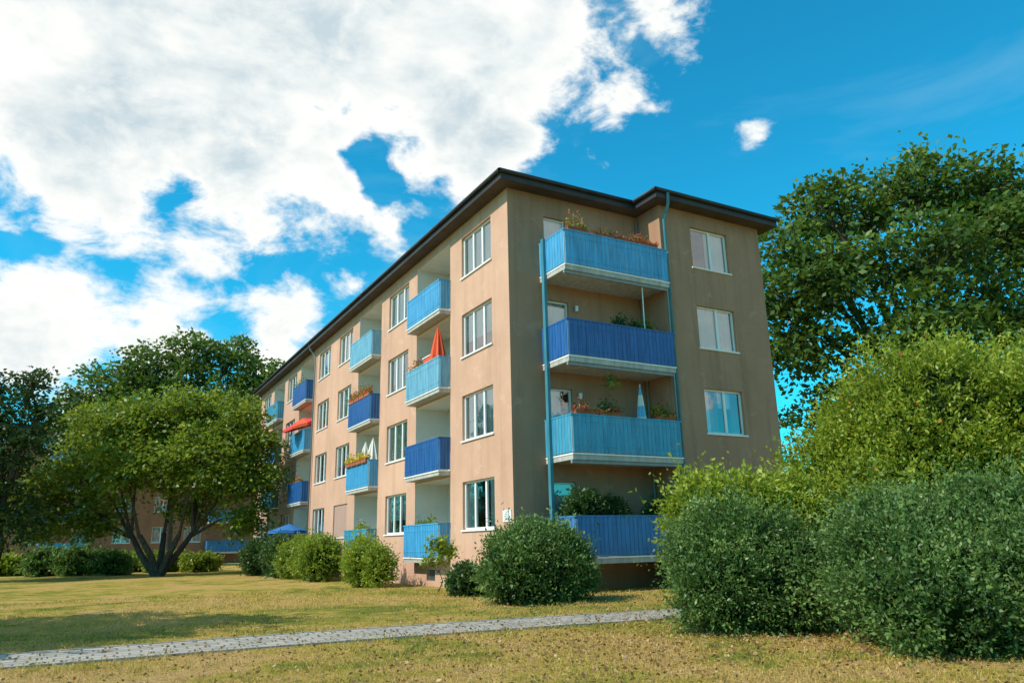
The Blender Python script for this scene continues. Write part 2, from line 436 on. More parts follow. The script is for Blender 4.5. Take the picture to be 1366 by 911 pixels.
R = Batch(); z0, z1 = WT, WT+.30
E = [(-.5, -.5), (XS-.5, -.5), (XS-.5, YP-.5), (XE+.5, YP-.5), (XE+.5, 38.4), (-.5, 38.4)]
R.quad([(x, y, z0+.0) for x, y in E], M_SOFF)
for i in range(6):
    p, q = E[i], E[(i+1) % 6]
    R.quad([(*p, z0), (*q, z0), (*q, z1), (*p, z1)], M_FASC)
a, b, c_, d_ = (-.5, -.5), (XE+.5, -.5), (XE+.5, 38.4), (-.5, 38.4); r0 = (4.97, 5, 13.9); r1 = (4.97, 33, 13.9)
R.quad([(*a, z1), (*b, z1), r0], M_ROOF); R.quad([(*b, z1), (*c_, z1), r1, r0], M_ROOF)
R.quad([(*c_, z1), (*d_, z1), r1], M_ROOF); R.quad([(*d_, z1), (*a, z1), r0, r1], M_ROOF)
R.quad([(XS-.5, YP-.5, z1), (XE+.5, YP-.5, z1), (XE+.5, -.5, z1+.004), (XS-.5, -.5, z1+.004)], M_ROOF)
R.obj('roof', bld)
G = Batch()
def gutter(p, q, r=.065):
    G.tube([p, q], [r, r], M_FASC, 10)
zg = z1-.05
gutter((-.565, -.56, zg), (-.565, 38.4, zg)); gutter((-.56, -.565, zg), (XS-.56, -.565, zg))
gutter((XS-.565, -.56, zg), (XS-.565, YP-.56, zg)); gutter((XS-.56, YP-.565, zg), (XE+.56, YP-.565, zg))
G.obj('gutters', bld, True)
D_ = Batch()
x = XS+.12; y = YP-.10
D_.tube([(x-.15, YP-.55, zg-.05), (x-.12, YP-.5, WT-.15), (x, y, WT-.55), (x, y, .2)], [.055]*4, M_TEAL, 10)
for zz in np.arange(.8, 12, 1.4): D_.tube([(x, y, zz), (x, y, zz+.06)], [.075]*2, M_TEAL, 10)
D_.tube([(XS-.12, -.12, 1), (XS-.12, -.12, 12.2)], [.03]*2, M_METAL, 8)
x = -.10; y = 22.6
D_.tube([(-.5, y, zg), (-.4, y, WT-.12), (x, y, WT-.5), (x, y, .1)], [.05]*4, M_METAL, 10)
D_.obj('downpipes', bld, True)
Sg = Batch()
Sg.box(-.025, -.004, .28, .62, 1.98, 2.32, M_SIGN); Sg.box(-.022, -.004, .12, .24, 1.98, 2.32, M_SIGN)
for i in range(5): Sg.box(-.028, -.0255, .32, .32+.12+.1*random.random(), 2.03+.055*i, 2.045+.055*i, M_DARK)
Sg.obj('house_sign', bld)

def balcony(ax, c, a0, a1, proj, floor, col, right_side=True, pitch=.15, top=1.12, name='balcony', sl=.13):
    b = Batch(); m = BLUES[col]; rib = M_RIBD if col in ('deep', 'mid') else M_RIB
    b.abox(ax, c, a0, a1, -proj, -.003, floor-sl, floor-.01, M_SLAB)
    b.abox(ax, c, a0-.015, a1+.015, -proj-.03, -.004, floor-.008, floor+.035, M_WHITE)
    zb, zt = floor+.06, floor+top
    fa0, fa1 = a0+.02, a1-.02
    b.abox(ax, c, fa0, fa1, -proj-.005, -proj+.006, zb, zt, rib)
    n = max(3, round((fa1-fa0)/pitch)); p = (fa1-fa0)/n
    for i in range(n):
        b.abox(ax, c, fa0+i*p+.016, fa0+(i+1)*p-.016, -proj-.020-.004*random.random(), -proj-.0052, zb+.002, zt-.002, m)
    for e, s in (((a0), -1), ((a1), 1)):
        if s == 1 and not right_side: continue
        n = max(2, round((proj-.03)/pitch)); p = (proj-.04)/n
        b.abox(ax, c, e-.006, e+.006, -proj+.01, -.01, zb, zt, rib)
        for i in range(n):
            o0, o1 = (e-.022, e-.0062) if s == -1 else (e+.0062, e+.022)
            b.abox(ax, c, o0, o1, -proj+.02+i*p+.016, -proj+.02+(i+1)*p-.016, zb+.002, zt-.002, m)
    b.abox(ax, c, a0-.03, a1+.03, -proj-.035, -proj+.025, zt+.001, zt+.045, m)
    b.abox(ax, c, a0-.03, a0+.02, -proj+.026, -.01, zt+.001, zt+.043, m)
    if right_side: b.abox(ax, c, a1-.02, a1+.03, -proj+.026, -.01, zt+.001, zt+.043, m)
    for zz in (zb+.16, zt-.2):
        b.abox(ax, c, fa0, fa1, -proj-.030, -proj-.0245, zz, zz+.03, m)
    for e in np.linspace(a0+.06, a1-.06, 4):
        b.abox(ax, c, e-.02, e+.02, -proj+.01, -proj+.05, floor+.06, zt, M_METAL)
    o = b.obj(name, bld)
cols = [['light', 'deep', 'pale', 'light'], ['teal', 'light', 'deep', 'pale'], ['mid', 'deep', 'light', 'deep'], ['teal', 'teal', 'mid', 'teal']]
for li, (a, b) in enumerate(logs):
    for k in range(4): balcony('x', 0, a-.0, b+.0, .42, FL[k], cols[li][k], True)
for k, cname in enumerate(['mid', 'teal', 'deep', 'light']):
    balcony('y', 0, 1.15, XS-.01, 1.45, FL[k], cname, False, name='end_balcony', sl=.15)
b = Batch()
b.box(1.03, 1.13, -.42, -.28, 0, FL[3]+1.2, M_TEAL)
for k in range(1, 4):
    b.box(1.15, XS-.02, -1.40, -1.32, FL[k]-.25, FL[k]-.155, M_METAL)
b.box(1.2, 1.28, -1.38, -1.30, 0, FL[0]-.16, M_METAL); b.box(5.0, 5.08, -1.38, -1.30, 0, FL[0]-.16, M_METAL)
b.tube([(XS-.06, -1.4, FL[0]), (XS-.06, -1.4, FL[3])], [.022]*2, M_METAL, 8)
b.tube([(4.2, -1.3, FL[2]+1.1), (4.2, -1.3, FL[3]-.15)], [.018]*2, M_WHITE, 8)
b.obj('balcony_supports', bld)

# ------------------------------------------------------------------ balcony things
def flower_box(ax, c, a0, a1, d, z, mats, n=260, hh=.18, box=M_TERRA, name='flower_box'):
    e = empty(name); b = Batch()
    k = max(1, round((a1-a0)/.75)); p = (a1-a0)/k
    for i in range(k):
        s0, s1 = a0+i*p+.03, a0+(i+1)*p-.03
        b.abox(ax, c, s0, s1, d-.09, d+.09, z, z+.16, box); b.abox(ax, c, s0-.012, s1+.012, d-.105, d+.105, z+.161, z+.185, box)
    b.obj('planter', e)
    for mt, frac in mats:
        m_ = int(n*frac*(a1-a0)); a = rng.uniform(a0, a1, m_); dd = d+rng.normal(size=m_)*.07
        z_ = z+.17+np.abs(rng.normal(size=m_))*hh*.6*(1+.7*np.sin(a*5))
        P_ = np.stack([c+dd, a, z_], 1) if ax == 'x' else np.stack([a, c+dd, z_], 1)
        Dv = unit(m_)+np.array([0, 0, .5]); leaf_obj('plants', P_, Dv, rng.uniform(.05, .1, m_), .05, rng.random(m_), mt, e)
flower_box('x', 0, 11.8, 14.7, -.38, FL[2]+1.10, [(L_RED, .8), (L_MID, .9)], hh=.24)
flower_box('x', 0, 11.8, 14.7, -.44, FL[1]+1.06, [(L_YFL, 1.3), (L_MID, .5)])
flower_box('x', 0, 4.8, 6.6, -.30, FL[0]+.95, [(L_MID, .5)])
flower_box('x', 0, 5.8, 7.2, -.30, FL[2]+.98, [(L_RED, .3), (L_MID, .6)])
flower_box('x', 0, 12.0, 13.5, -.30, FL[0]+.98, [(L_YFL, .3), (L_MID, .8)])
flower_box('x', 0, 23.4, 25.8, -.32, FL[3]+1.0, [(L_MID, .6)])
flower_box('x', 0, 23.4, 25.0, -.32, FL[1]+1.0, [(L_RED, .5), (L_MID, .6)])
flower_box('x', 0, 30.8, 33.0, -.32, FL[2]+1.0, [(L_RED, .6), (L_MID, .6)])
flower_box('y', 0, 1.3, 2.1, -1.35, FL[3]+1.10, [(L_RED, .5), (L_MID, 1)], hh=.24)
flower_box('y', 0, 2.3, 4.0, -1.35, FL[3]+1.08, [(L_RED, .3), (L_DARK, .6)], hh=.14)
flower_box('y', 0, 4.0, 4.9, -1.35, FL[3]+1.10, [(L_RED, .9), (L_MID, .4)], hh=.14)
flower_box('y', 0, 1.3, 3.0, -1.35, FL[1]+1.08, [(L_RED, .5), (L_DARK, .7)], hh=.14)
flower_box('y', 0, 4.3, 5.1, -1.35, FL[1]+1.08, [(L_RED, .4), (L_MID, .8)], hh=.14)
def pot(x, y, z, s=1, mt=L_MID, name='potted_plant', n=300):
    e = empty(name); b = Batch(); b.tube([(x, y, z), (x, y, z+.2*s), (x, y, z+.24*s)], [.09*s, .13*s, .14*s], M_TERRA, 14); b.obj('pot', e, True)
    P_ = np.array([x, y, z+.38*s])+rng.normal(size=(n, 3))*np.array([.12, .12, .12])*s
    leaf_obj('leaves', P_, unit(n)+np.array([0, 0, .3]), .1*s, .05*s, rng.random(n), mt, e)
pot(3.35, -1.1, FL[2]+.941, 1.05, L_DARK); pot(4.0, -1.1, FL[2]+.941, .95, L_DARK); pot(4.6, -.9, FL[2]+.941, 1.1, L_MID)
pot(2.6, -1.15, FL[1]+.941, 1.1, L_DARK); pot(4.75, -1.0, FL[1]+.941, 1.2, L_MID)
for kf, xa, xb in ((2, 3.1, 4.9), (1, 2.35, 2.9), (1, 4.5, 5.0)):
    b = Batch(); b.box(xa, xb, -1.3, -.8, FL[kf]+.90, FL[kf]+.94, M_DOOR)
    for xx in (xa+.03, xb-.07):
        for yy in (-1.25, -.85): b.box(xx, xx+.04, yy, yy+.04, FL[kf], FL[kf]+.9, M_DOOR)
    b.obj('plant_stand')
b = Batch(); b.box(3.3, 3.85, -.16, -.004, FL[1]+1.35, FL[1]+1.5, M_TERRA); b.box(3.25, 3.9, -.18, -.003, FL[1]+1.5, FL[1]+1.53, M_DOOR)
b.obj('wall_planter')
# wall lamps and hanging basket
for kf in (1, 2, 3):
    b = Batch(); b.box(2.38, 2.5, -.05, -.003, FL[kf]+1.95, FL[kf]+2.1, M_METAL); b.tube([(2.44, -.1, FL[kf]+1.9), (2.44, -.1, FL[kf]+2.08)], [.05, .06], M_WHITE, 10); b.obj('wall_lamp')
e = empty('hanging_basket'); b = Batch()
b.tube([(2.9, -1.1, FL[2]-.16), (2.9, -1.1, FL[2]-.55)], [.006]*2, M_METAL, 5); b.tube([(2.9, -1.1, FL[2]-.78), (2.9, -1.1, FL[2]-.7), (2.9, -1.1, FL[2]-.56)], [.06, .13, .15], M_WICK, 12); b.obj('basket', e)
P_ = np.array([2.9, -1.1, FL[2]-.58])+rng.normal(size=(260, 3))*np.array([.12, .12, .12]); leaf_obj('leaves', P_, unit(260), .09, .05, rng.random(260), L_MID, e)

def parasol_closed(x, y, z, h, r, mat, stripe=None, name='closed_parasol', lean=0):
    e = empty(name); b = Batch()
    b.tube([(x, y, z), (x+lean, y, z+h)], [.02, .02], M_WHITE, 8); b.obj('pole', e, True)
    c = Batch(); n = 16; prof = [(.42, .55), (.46, 1.0), (.55, .95), (.7, .7), (.85, .42), (.97, .12), (1.0, .05)]
    rings = []
    for t_, rr in prof:
        rings.append([(x+lean*t_+math.cos(2*math.pi*i/n)*r*rr*(1 if i % 2 else .72), y+math.sin(2*math.pi*i/n)*r*rr*(1 if i % 2 else .72), z+h*t_) for i in range(n)])
    for k in range(len(rings)-1):
        for i in range(n):
            mm = stripe if (stripe and k % 2) else mat
            c.quad([rings[k][i], rings[k][(i+1) % n], rings[k+1][(i+1) % n], rings[k+1][i]], mm)
    c.obj('canopy', e)
def parasol_open(x, y, z, h, r, mat, tilt=(0, 0), stripe=None, name='open_parasol'):
    e = empty(name); b = Batch()
    b.tube([(x, y, z), (x, y, z+h)], [.02, .02], M_WHITE, 8); b.obj('pole', e, True)
    c = Batch(); n = 8; top = (x, y, z+h+.12)
    ring = [(x+math.cos(2*math.pi*i/n)*r, y+math.sin(2*math.pi*i/n)*r, z+h-.28+tilt[0]*math.cos(2*math.pi*i/n)*r+tilt[1]*math.sin(2*math.pi*i/n)*r) for i in range(n)]
    for i in range(n):
        p, q = ring[i], ring[(i+1) % n]; mm = stripe if (stripe and i % 2) else mat
        mid = ((p[0]+q[0])/2*.97+x*.03, (p[1]+q[1])/2*.97+y*.03, (p[2]+q[2])/2+.03)
        c.quad([top, p, mid], mm); c.quad([top, mid, q], mm)
        c.quad([p, (p[0], p[1], p[2]-.13), (q[0], q[1], q[2]-.13), q], mm)
    c.obj('canopy', e)
M_ORG = paint('parasol_orange', (.75, .10, .035), .8, .1); M_RED = paint('parasol_red', (.75, .06, .05), .8, .1)
M_BLU = paint('parasol_blue', (.03, .16, .42), .8, .1); M_WC = paint('parasol_white', (.75, .72, .66), .8, .1)
M_LBL = paint('parasol_light_blue', (.15, .45, .65), .8, .1)
parasol_closed(-.12, 5.15, FL[2], 2.5, .30, M_ORG)
parasol_closed(-.05, 13.3, FL[1], 2.1, .32, M_WC); parasol_closed(-.05, 12.3, FL[1], 2.15, .32, M_WC)
parasol_open(-.25, 24.2, FL[2], 1.85, 1.1, M_RED, (.35, 0), M_ORG)
parasol_open(-.6, 24.6, FL[0]-.1, 1.75, 1.15, M_BLU)
parasol_closed(4.0, -1.1, FL[1], 2.3, .16, M_LBL, M_WC)
b = Batch()
for i in range(8):
    y0 = 6.2+i*.14; b.quad([(.2+.03*(i % 2), y0, FL[2]+1.0), (.2+.03*((i+1) % 2), y0+.14, FL[2]+1.0), (.2+.03*((i+1) % 2), y0+.14, FL[2]+1.75), (.2+.03*(i % 2), y0, FL[2]+1.75)], M_ORG)
b.box(.19, .23, 6.15, 7.4, FL[2]+1.75, FL[2]+1.79, M_WHITE)
b.obj('privacy_screen')

# ------------------------------------------------------------------ vegetation generators
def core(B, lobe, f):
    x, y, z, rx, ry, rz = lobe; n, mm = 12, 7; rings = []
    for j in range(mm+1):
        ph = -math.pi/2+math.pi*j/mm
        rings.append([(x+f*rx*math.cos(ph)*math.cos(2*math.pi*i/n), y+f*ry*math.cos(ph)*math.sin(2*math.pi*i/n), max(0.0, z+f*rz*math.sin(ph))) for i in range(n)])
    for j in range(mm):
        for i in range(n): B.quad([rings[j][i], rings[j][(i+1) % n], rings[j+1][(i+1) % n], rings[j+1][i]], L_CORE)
def shrub(name, lobes, dens, leaf, mat, twig=.35, kleaf=12, width=.5, up=.6, coref=.70, flowers=None, wild=.2):
    e = empty(name); LP = []; LD_ = []; LT = []; B = Batch()
    for lb in lobes:
        x, y, z, rx, ry, rz = lb; cf = np.array([x, y, z]); rr = np.array([rx, ry, rz])
        area = 4*math.pi*((rx*ry)**1.6/3+(rx*rz)**1.6/3+(ry*rz)**1.6/3)**(1/1.6)
        n = int(dens*area); d = unit(n)
        ph = rng.uniform(0, 6, 3)
        hump = (np.sin(d[:, 0]*5+ph[0])*np.sin(d[:, 1]*6+ph[1])+np.sin(d[:, 2]*7+ph[2]+d[:, 0]*4))*.5
        bl = 1+wild*hump
        base = cf+d*rr*(.78*bl)[:, None]*rng.uniform(.90, 1.05, n)[:, None]
        keep = base[:, 2] > -.02
        base, d, hump = base[keep], d[keep], hump[keep]; n = len(base)
        td = d+np.array([0, 0, up])+rng.normal(size=(n, 3))*.4; td /= np.linalg.norm(td, axis=1, keepdims=True)
        tl = twig*rng.uniform(.3, 1.0, n)*(1+(rng.random(n) > .90)*rng.uniform(.4, 1.1, n))
        cl = rng.random(n)*.3+.25*(np.sin(base[:, 0]*4+ph[0])*np.sin(base[:, 1]*4)*np.sin(base[:, 2]*5)+.5)+.12*hump
        tt = (np.arange(kleaf)+.5)/kleaf
        Pp = base[:, None, :]+td[:, None, :]*(tl[:, None]*tt[None, :])[:, :, None]
        Pp += rng.normal(size=Pp.shape)*leaf*.35
        Dd = td[:, None, :]*.7+rng.normal(size=Pp.shape)*.6
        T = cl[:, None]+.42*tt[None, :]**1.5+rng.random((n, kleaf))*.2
        LP.append(Pp.reshape(-1, 3)); LD_.append(Dd.reshape(-1, 3)); LT.append(T.reshape(-1))
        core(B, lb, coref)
    LP = np.concatenate(LP); LD_ = np.concatenate(LD_); LT = np.concatenate(LT)
    LP[:, 2] = np.maximum(LP[:, 2], .02)
    s = leaf*rng.uniform(.65, 1.3, len(LP))
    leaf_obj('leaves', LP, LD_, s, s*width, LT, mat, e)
    if flowers is not None:
        i = rng.choice(len(LP), flowers[1], replace=False)
        leaf_obj('flowers', LP[i]+rng.normal(size=(len(i), 3))*.02, LD_[i], leaf*.8, leaf*.6, rng.random(len(i)), flowers[0], e)
    x, y, z, rx, ry, rz = lobes[0]
    for i in range(7):
        a = i*.9; B.tube([(x+.1*math.cos(a), y+.1*math.sin(a), -.05), (x+.45*rx*math.cos(a), y+.45*ry*math.sin(a), z*.8), (x+.6*rx*math.cos(a), y+.6*ry*math.sin(a), z+rz*.3)], [.03, .022, .01], M_BARK, 6)
    B.obj('stems', e, True)
SR = np.array([.873, -.487, 0]); SF = np.array([.487, .873, 0])
def tree(name, base, trunk_h, tr, lobes, nclump, per, leaf, mat, clr=.6, stems=1, spread=.5, lean=(0, 0)):
    e = empty(name); bx, by = base; B = Batch(); o = np.array([bx, by, 0.])
    LB = []
    for (r_, d_, z_, R_) in lobes: LB.append((o+SR*r_+SF*d_+np.array([0, 0, z_]), R_))
    w = np.array([R_**2 for _, R_ in LB]); w /= w.sum()
    idx = rng.choice(len(LB), nclump, p=w)
    cen = np.array([LB[i][0] for i in idx]); RR = np.array([LB[i][1] for i in idx])
    d = unit(nclump); rad = RR*rng.uniform(.12, 1.25, nclump)**.55
    cc = cen+d*rad[:, None]*np.array([1, 1, .85]); cc[:, 2] = np.maximum(cc[:, 2], .6)
    cs = clr*rng.uniform(.45, 1.25, nclump)
    g = rng.normal(size=(nclump, per, 3))*np.array([1, 1, .42])*.5
    P_ = cc[:, None, :]+g*cs[:, None, None]
    P_[:, :, 2] -= .18*clr*(g[:, :, 0]**2+g[:, :, 1]**2)*2
    Dv = rng.normal(size=P_.shape)*np.array([1, 1, .6])+d[:, None, :]*.6+np.array([0, 0, -.15])
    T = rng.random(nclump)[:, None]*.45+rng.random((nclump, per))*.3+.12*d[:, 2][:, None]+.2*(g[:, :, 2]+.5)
    P_ = P_.reshape(-1, 3); s = leaf*rng.uniform(.6, 1.3, len(P_))
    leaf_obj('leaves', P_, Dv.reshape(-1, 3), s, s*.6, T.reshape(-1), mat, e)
    forks = []
    for s_ in range(stems):
        a = 2*math.pi*s_/max(1, stems)+.5; sp = spread if stems > 1 else 0
        top = o+SR*(math.cos(a)*sp*trunk_h+lean[0])+SF*(math.sin(a)*sp*trunk_h*.6+lean[1])+np.array([0, 0, trunk_h*(.8+.2*random.random())])
        b0 = o+SR*math.cos(a)*tr*(.6 if stems > 1 else 0)+np.array([0, 0, -.1]); mid = b0*.5+top*.5+np.array([rng.normal()*.12, rng.normal()*.12, 0])
        B.tube([b0, b0*.88+mid*.12+np.array([0, 0, .1]), mid, top], [tr*1.35, tr, tr*.82, tr*.62], M_BARK, 10); forks.append(top)
    for (c_, R_) in LB:
        f_ = min(forks, key=lambda q: np.linalg.norm((c_-q)[:2]))
        m1 = f_*.55+c_*.45+np.array([rng.normal()*.3, rng.normal()*.3, R_*.25])
        B.tube([f_-np.array([0, 0, .15]), m1, c_], [tr*.45, tr*.28, tr*.13], M_BARK, 7)
        ids = np.where(np.linalg.norm(cen-c_, axis=1) < 1e-3)[0][:14]
        for j in ids:
            q = cc[j]; B.tube([m1*.4+c_*.6, (c_+q)/2+rng.normal(size=3)*.15, q], [tr*.14, tr*.09, tr*.03], M_BARK, 5)
    B.obj('trunk', e, True)

shrub('round_shrub', [(-1.0, -2.9, .78, 1.3, 1.2, .98), (-1.75, -3.1, .62, .8, .8, .85), (-.35, -3.0, .6, .85, .8, .85), (-.9, -2.6, 1.15, .7, .7, .62), (-1.5, -2.6, 1.05, .5, .5, .6), (-.3, -2.7, 1.0, .5, .5, .6)], 100, .085, L_BUSH, .5, 10, .5, .7, .7, None, .28)
shrub('ivy_shrub', [(-1.3, .5, .3, .5, .5, .5), (-.7, -.3, .35, .5, .5, .45)], 150, .08, L_DARK, .25, 9, .8)
shrub('young_shrub', [(-1.9, 7.6, .75, .62, .6, .8), (-1.7, 8.5, .8, .6, .6, .85), (-1.6, 6.7, .62, .5, .5, .7)], 90, .09, L_BRIGHT, .4, 9, .6, .7, .65, None, .28)
HB = [(-1.8, 13.6, .85, .95, .9, .9), (-1.6, 15.3, .85, 1, 1, .95), (-1.8, 17.2, .85, 1.0, 1.0, .95)]
shrub('hedge_shrub', HB, 65, .11, L_MID, .4, 9, .6)
shrub('dark_hedge_shrub', [(-1.8, 19.3, .9, 1.1, 1.1, 1.0), (-1.6, 21.5, .9, 1.1, 1.1, 1.05), (-2.2, 23.8, .9, 1.1, 1.2, 1.0)], 55, .12, L_DARK, .4, 9, .6)
tree('sapling', (-1.25, 2.5), .75, .02, [(0, 0, 1.15, .36), (-.25, 0, .95, .25), (.25, .1, 1.3, .28), (.0, 0, 1.5, .2)], 75, 9, .13, L_BRIGHT, .2)
shrub('balcony_shrub', [(1.9, -.9, FL[0]+1.35, .7, .4, .5), (2.8, -.9, FL[0]+1.2, .55, .4, .42)], 110, .10, L_DARK, .3, 9, .5)
shrub('balcony_shrub', [(4.6, -.95, FL[0]+1.15, .45, .35, .5), (5.6, -2.0, .9, .6, .5, 1.0)], 110, .10, L_DARK, .35, 9, .4)

# ---- right-hand shrub group
shrub('privet_shrub', [(-1.75, -10.05, .9, .98, .95, 1.0), (-1.3, -9.6, 1.15, .8, .8, .68), (-2.2, -10.2, .6, .65, .65, .7), (-1.2, -10.5, .8, .85, .85, .9), (-2.0, -9.6, 1.05, .45, .45, .6), (-1.5, -10.9, .5, .5, .5, .6)], 150, .062, L_BUSH, .48, 11, .5, .8, .7, None, .32)
shrub('elder_shrub', [(-1.05, -8.9, 1.6, .72, .72, .85), (-.5, -9.2, 1.6, .85, .85, .85), (.1, -9.6, 1.3, .9, .9, 1.1)], 95, .10, L_BRIGHT, .50, 10, .5, .7, .7, None, .28)
shrub('privet_shrub', [(-1.2, -12.7, .82, 1.05, 1.05, .95), (-.1, -13.1, .92, 1.2, 1.2, 1.05), (-1.75, -13.4, .6, .85, .85, .72), (-.2, -12.0, .95, 1.1, 1.1, .95), (1.2, -13.6, 1.0, 1.3, 1.3, 1.15), (-.6, -14.3, .7, 1.0, 1.0, .85), (-.9, -12.3, 1.35, .45, .45, .55), (.0, -13.2, 1.5, .5, .5, .6)], 140, .062, L_BUSH, .50, 11, .5, .8, .7, None, .32)
shrub('laburnum_shrub', [(3.3, -10.7, 3.2, 1.75, 1.75, 1.85), (2.5, -9.3, 2.1, 1.45, 1.45, 1.45), (4.9, -12.4, 3.0, 2.1, 2.1, 2.0), (2.9, -10.6, 1.9, 1.8, 1.8, 1.8), (1.7, -10.4, 1.4, 1.15, 1.15, 1.25), (4.3, -10.0, 2.6, 1.8, 1.8, 1.8), (2.8, -9.9, 3.25, 1.15, 1.15, 1.1)],
      68, .095, L_BRIGHT, .66, 11, .42, .6, .72, (L_RED, 700), .30)

# ---- trees
tree('oak_tree', (21.2, .5), 7, .45,
     [(1.6, 0, 17.7, 1.9), (-3.1, 0, 16.5, 1.6), (-.8, 1, 17.0, 1.5), (-5.2, 0, 14.9, 1.4), (4.5, 0, 17.2, 1.8), (-3.9, -1, 12.9, 1.9), (0, -2, 13.4, 2.3), (3.8, -1, 14.2, 2.2), (7.0, 0, 15.8, 2.5),
      (-5.2, 0, 10.0, 1.8), (-1.1, -2, 9.9, 2.1), (3.5, -2, 10.2, 2.3), (7.4, -1, 11.4, 2.5), (10.2, 0, 13.6, 3.0), (-3.6, 1, 7, 1.9), (1.5, -1, 6.8, 2.2), (6.6, -1, 7.2, 2.4), (-2.2, 2, 14.2, 1.6), (-6.0, 0, 12.3, 1.2)],
     1250, 46, .31, L_OAK, 1.15)
tree('maple_tree', (-6.66, 29.8), 2.6, .22,
     [(-3.8, 0, 8.6, 2.0), (.0, 0, 9.4, 1.8), (3.6, 0, 8.8, 1.8), (-5.6, 0, 5.9, 2.0), (-1.6, -1, 6.4, 2.1), (2.4, -1, 6.6, 2.1), (5.0, 0, 5.6, 1.6), (-6.9, 0, 3.4, 1.4), (5.4, 0, 7.4, 1.2), (-4.0, 0, 3.6, 1.4), (1.2, 1.5, 4.3, 1.3), (4.8, 0, 3.3, 1.1), (-1, 2.5, 7, 2.1), (-2, 0, 9.2, 1.2), (-7.6, 0, 5.0, 1.2), (2, 0, 9.6, 1.1)],
     1150, 40, .26, L_MID, 1.0, 5, .7)
tree('linden_tree', (-4, 54), 10, .4,
     [(.7, 0, 19.4, 2.1), (-3.5, 0, 18.0, 2.2), (4.2, 0, 18.9, 2.1), (6.9, 0, 16.6, 2.0), (-7.9, 0, 16.0, 2.2), (0, 0, 16.3, 3.0), (-4, 0, 15, 3), (5, 0, 14.2, 3.0), (-10, 0, 13.5, 2.2), (0, 1, 12, 3), (-7, 0, 12.5, 2.6), (8, 0, 13.5, 2.3)],
     850, 34, .42, L_OAK, 1.3)
tree('dark_tree', (-14.6, 28.7), 4, .3,
     [(.7, 0, 10.5, .9), (-.6, 0, 8.6, 1.6), (1.1, 0, 7.3, 1.2), (-.9, 0, 5.5, 1.9), (.4, 0, 3.4, 1.6), (-3, 0, 10, 1.8), (-3.5, 0, 6, 2.3), (-2.8, 0, 12, .9), (1.4, 0, 8.9, .6)],
     600, 34, .24, L_DARK, .8)
tree('chestnut_tree', (-18.4, -3.2), 3, .3, [(0, 0, 7, 2.0), (1, .5, 6, 1.5), (-2, 0, 6, 2.2), (0, -2, 6, 1.8), (0, 1, 9, 1.4), (-2, 2, 7.5, 2)], 380, 30, .3, L_OAK, .9)
e = empty('distant_trees'); Ps = []; Ts = []
for i in range(800):
    a = random.uniform(-95, 90); y = 92+random.uniform(-6, 14)+abs(a)*-.1
    hgt = 8+4*math.sin(a*.21)+2.5*math.sin(a*.57+1)
    if -16 < a < 14: hgt *= .8
    z = random.uniform(.5, hgt); nn = 36
    Ps.append(np.array([a, y, z])+rng.normal(size=(nn, 3))*np.array([1.3, 1.3, .9])); Ts.append(rng.random(nn)*.4+random.random()*.5)
Ps = np.concatenate(Ps); leaf_obj('foliage', Ps, unit(len(Ps)), .75, .45, np.concatenate(Ts), L_OAK, e)
B = Batch()
for i in range(40):
    x = -95+i*4.7; B.tube([(x, 93, 0), (x+.3, 93, 4), (x+.5, 93, 8)], [.25, .2, .1], M_BARK, 6)
B.obj('trunks', e)
for lb, mt in (([(-15, 42, .5, 2, 1, .7), (-18, 43, .5, 2.4, 1.2, .7), (-21, 44, .6, 2.2, 1.2, .8)], L_BRIGHT), ([(-10.6, 36, .7, 1.5, 1.2, .9), (-8.9, 35, .55, 1.2, 1.1, .8), (-12.4, 38, .7, 1.4, 1.2, .9)], L_BUSH),
               ([(-3.6, 36, .5, 1.3, 1.2, .6), (-5.6, 38, .5, 1.6, 1.2, .7), (-7.6, 40, .5, 1.6, 1.2, .7)], L_MID)):
    shrub('low_shrub', lb, 25, .2, mt, .4, 9, .6)

# ---- second apartment building
b2 = empty('apartment_building'); b = Batch(); y0 = 66; hs = []
FR = Batch(); GL = Batch(); CU = Batch(); DK = Batch()
for k in range(4):
    for a in (-15, -11.5, -8, -4.5, -1.5, 6.0, 9.5, 13):
        hs.append((a, a+1.6, 2.2+3*k, 3.7+3*k)); window('y', y0, a, a+1.6, 2.2+3*k, 3.7+3*k, (.5,), 'lace')
wall(b, 'y', y0, -18, 18, 0, 13, hs, M_WALL2)
b.quad([(-18, y0, 0), (-18, y0+10, 0), (-18, y0+10, 13), (-18, y0, 13)], M_WALL2); b.quad([(18, y0, 0), (18, y0+10, 0), (18, y0+10, 13), (18, y0, 13)], M_WALL2)
b.quad([(-18, y0+10, 0), (18, y0+10, 0), (18, y0+10, 13), (-18, y0+10, 13)], M_WALL2)
b.box(-18.5, 18.5, y0-.5, y0+10.5, 13.0, 13.35, M_FASC); b.obj('walls', b2)
FR.obj('frames', b2); GL.obj('glass', b2); CU.obj('curtains', b2); DK.obj('rooms', b2)
_bld = bld; bld = b2
for k in range(4):
    balcony('y', y0, .6, 4.4, 1.3, 1.1+3*k, ['mid', 'teal', 'light', 'deep'][k], True, .3)
    balcony('y', y0, -14.0, -10.0, 1.3, 1.1+3*k, ['teal', 'mid', 'deep', 'light'][k], True, .3)
bld = _bld

# ------------------------------------------------------------------ sun and sky
SAZ = math.radians(-90); SEL = math.radians(44)
sd = Vector((math.sin(SAZ)*math.cos(SEL), math.cos(SAZ)*math.cos(SEL), math.sin(SEL)))
sun = bpy.data.lights.new('sun', 'SUN'); sun.energy = 5.0; sun.angle = math.radians(.5); sun.color = (1, .94, .83)
so = bpy.data.objects.new('sun', sun); link(so); so.rotation_euler = sd.to_track_quat('Z', 'Y').to_euler(); so.location = (-30, 10, 40)

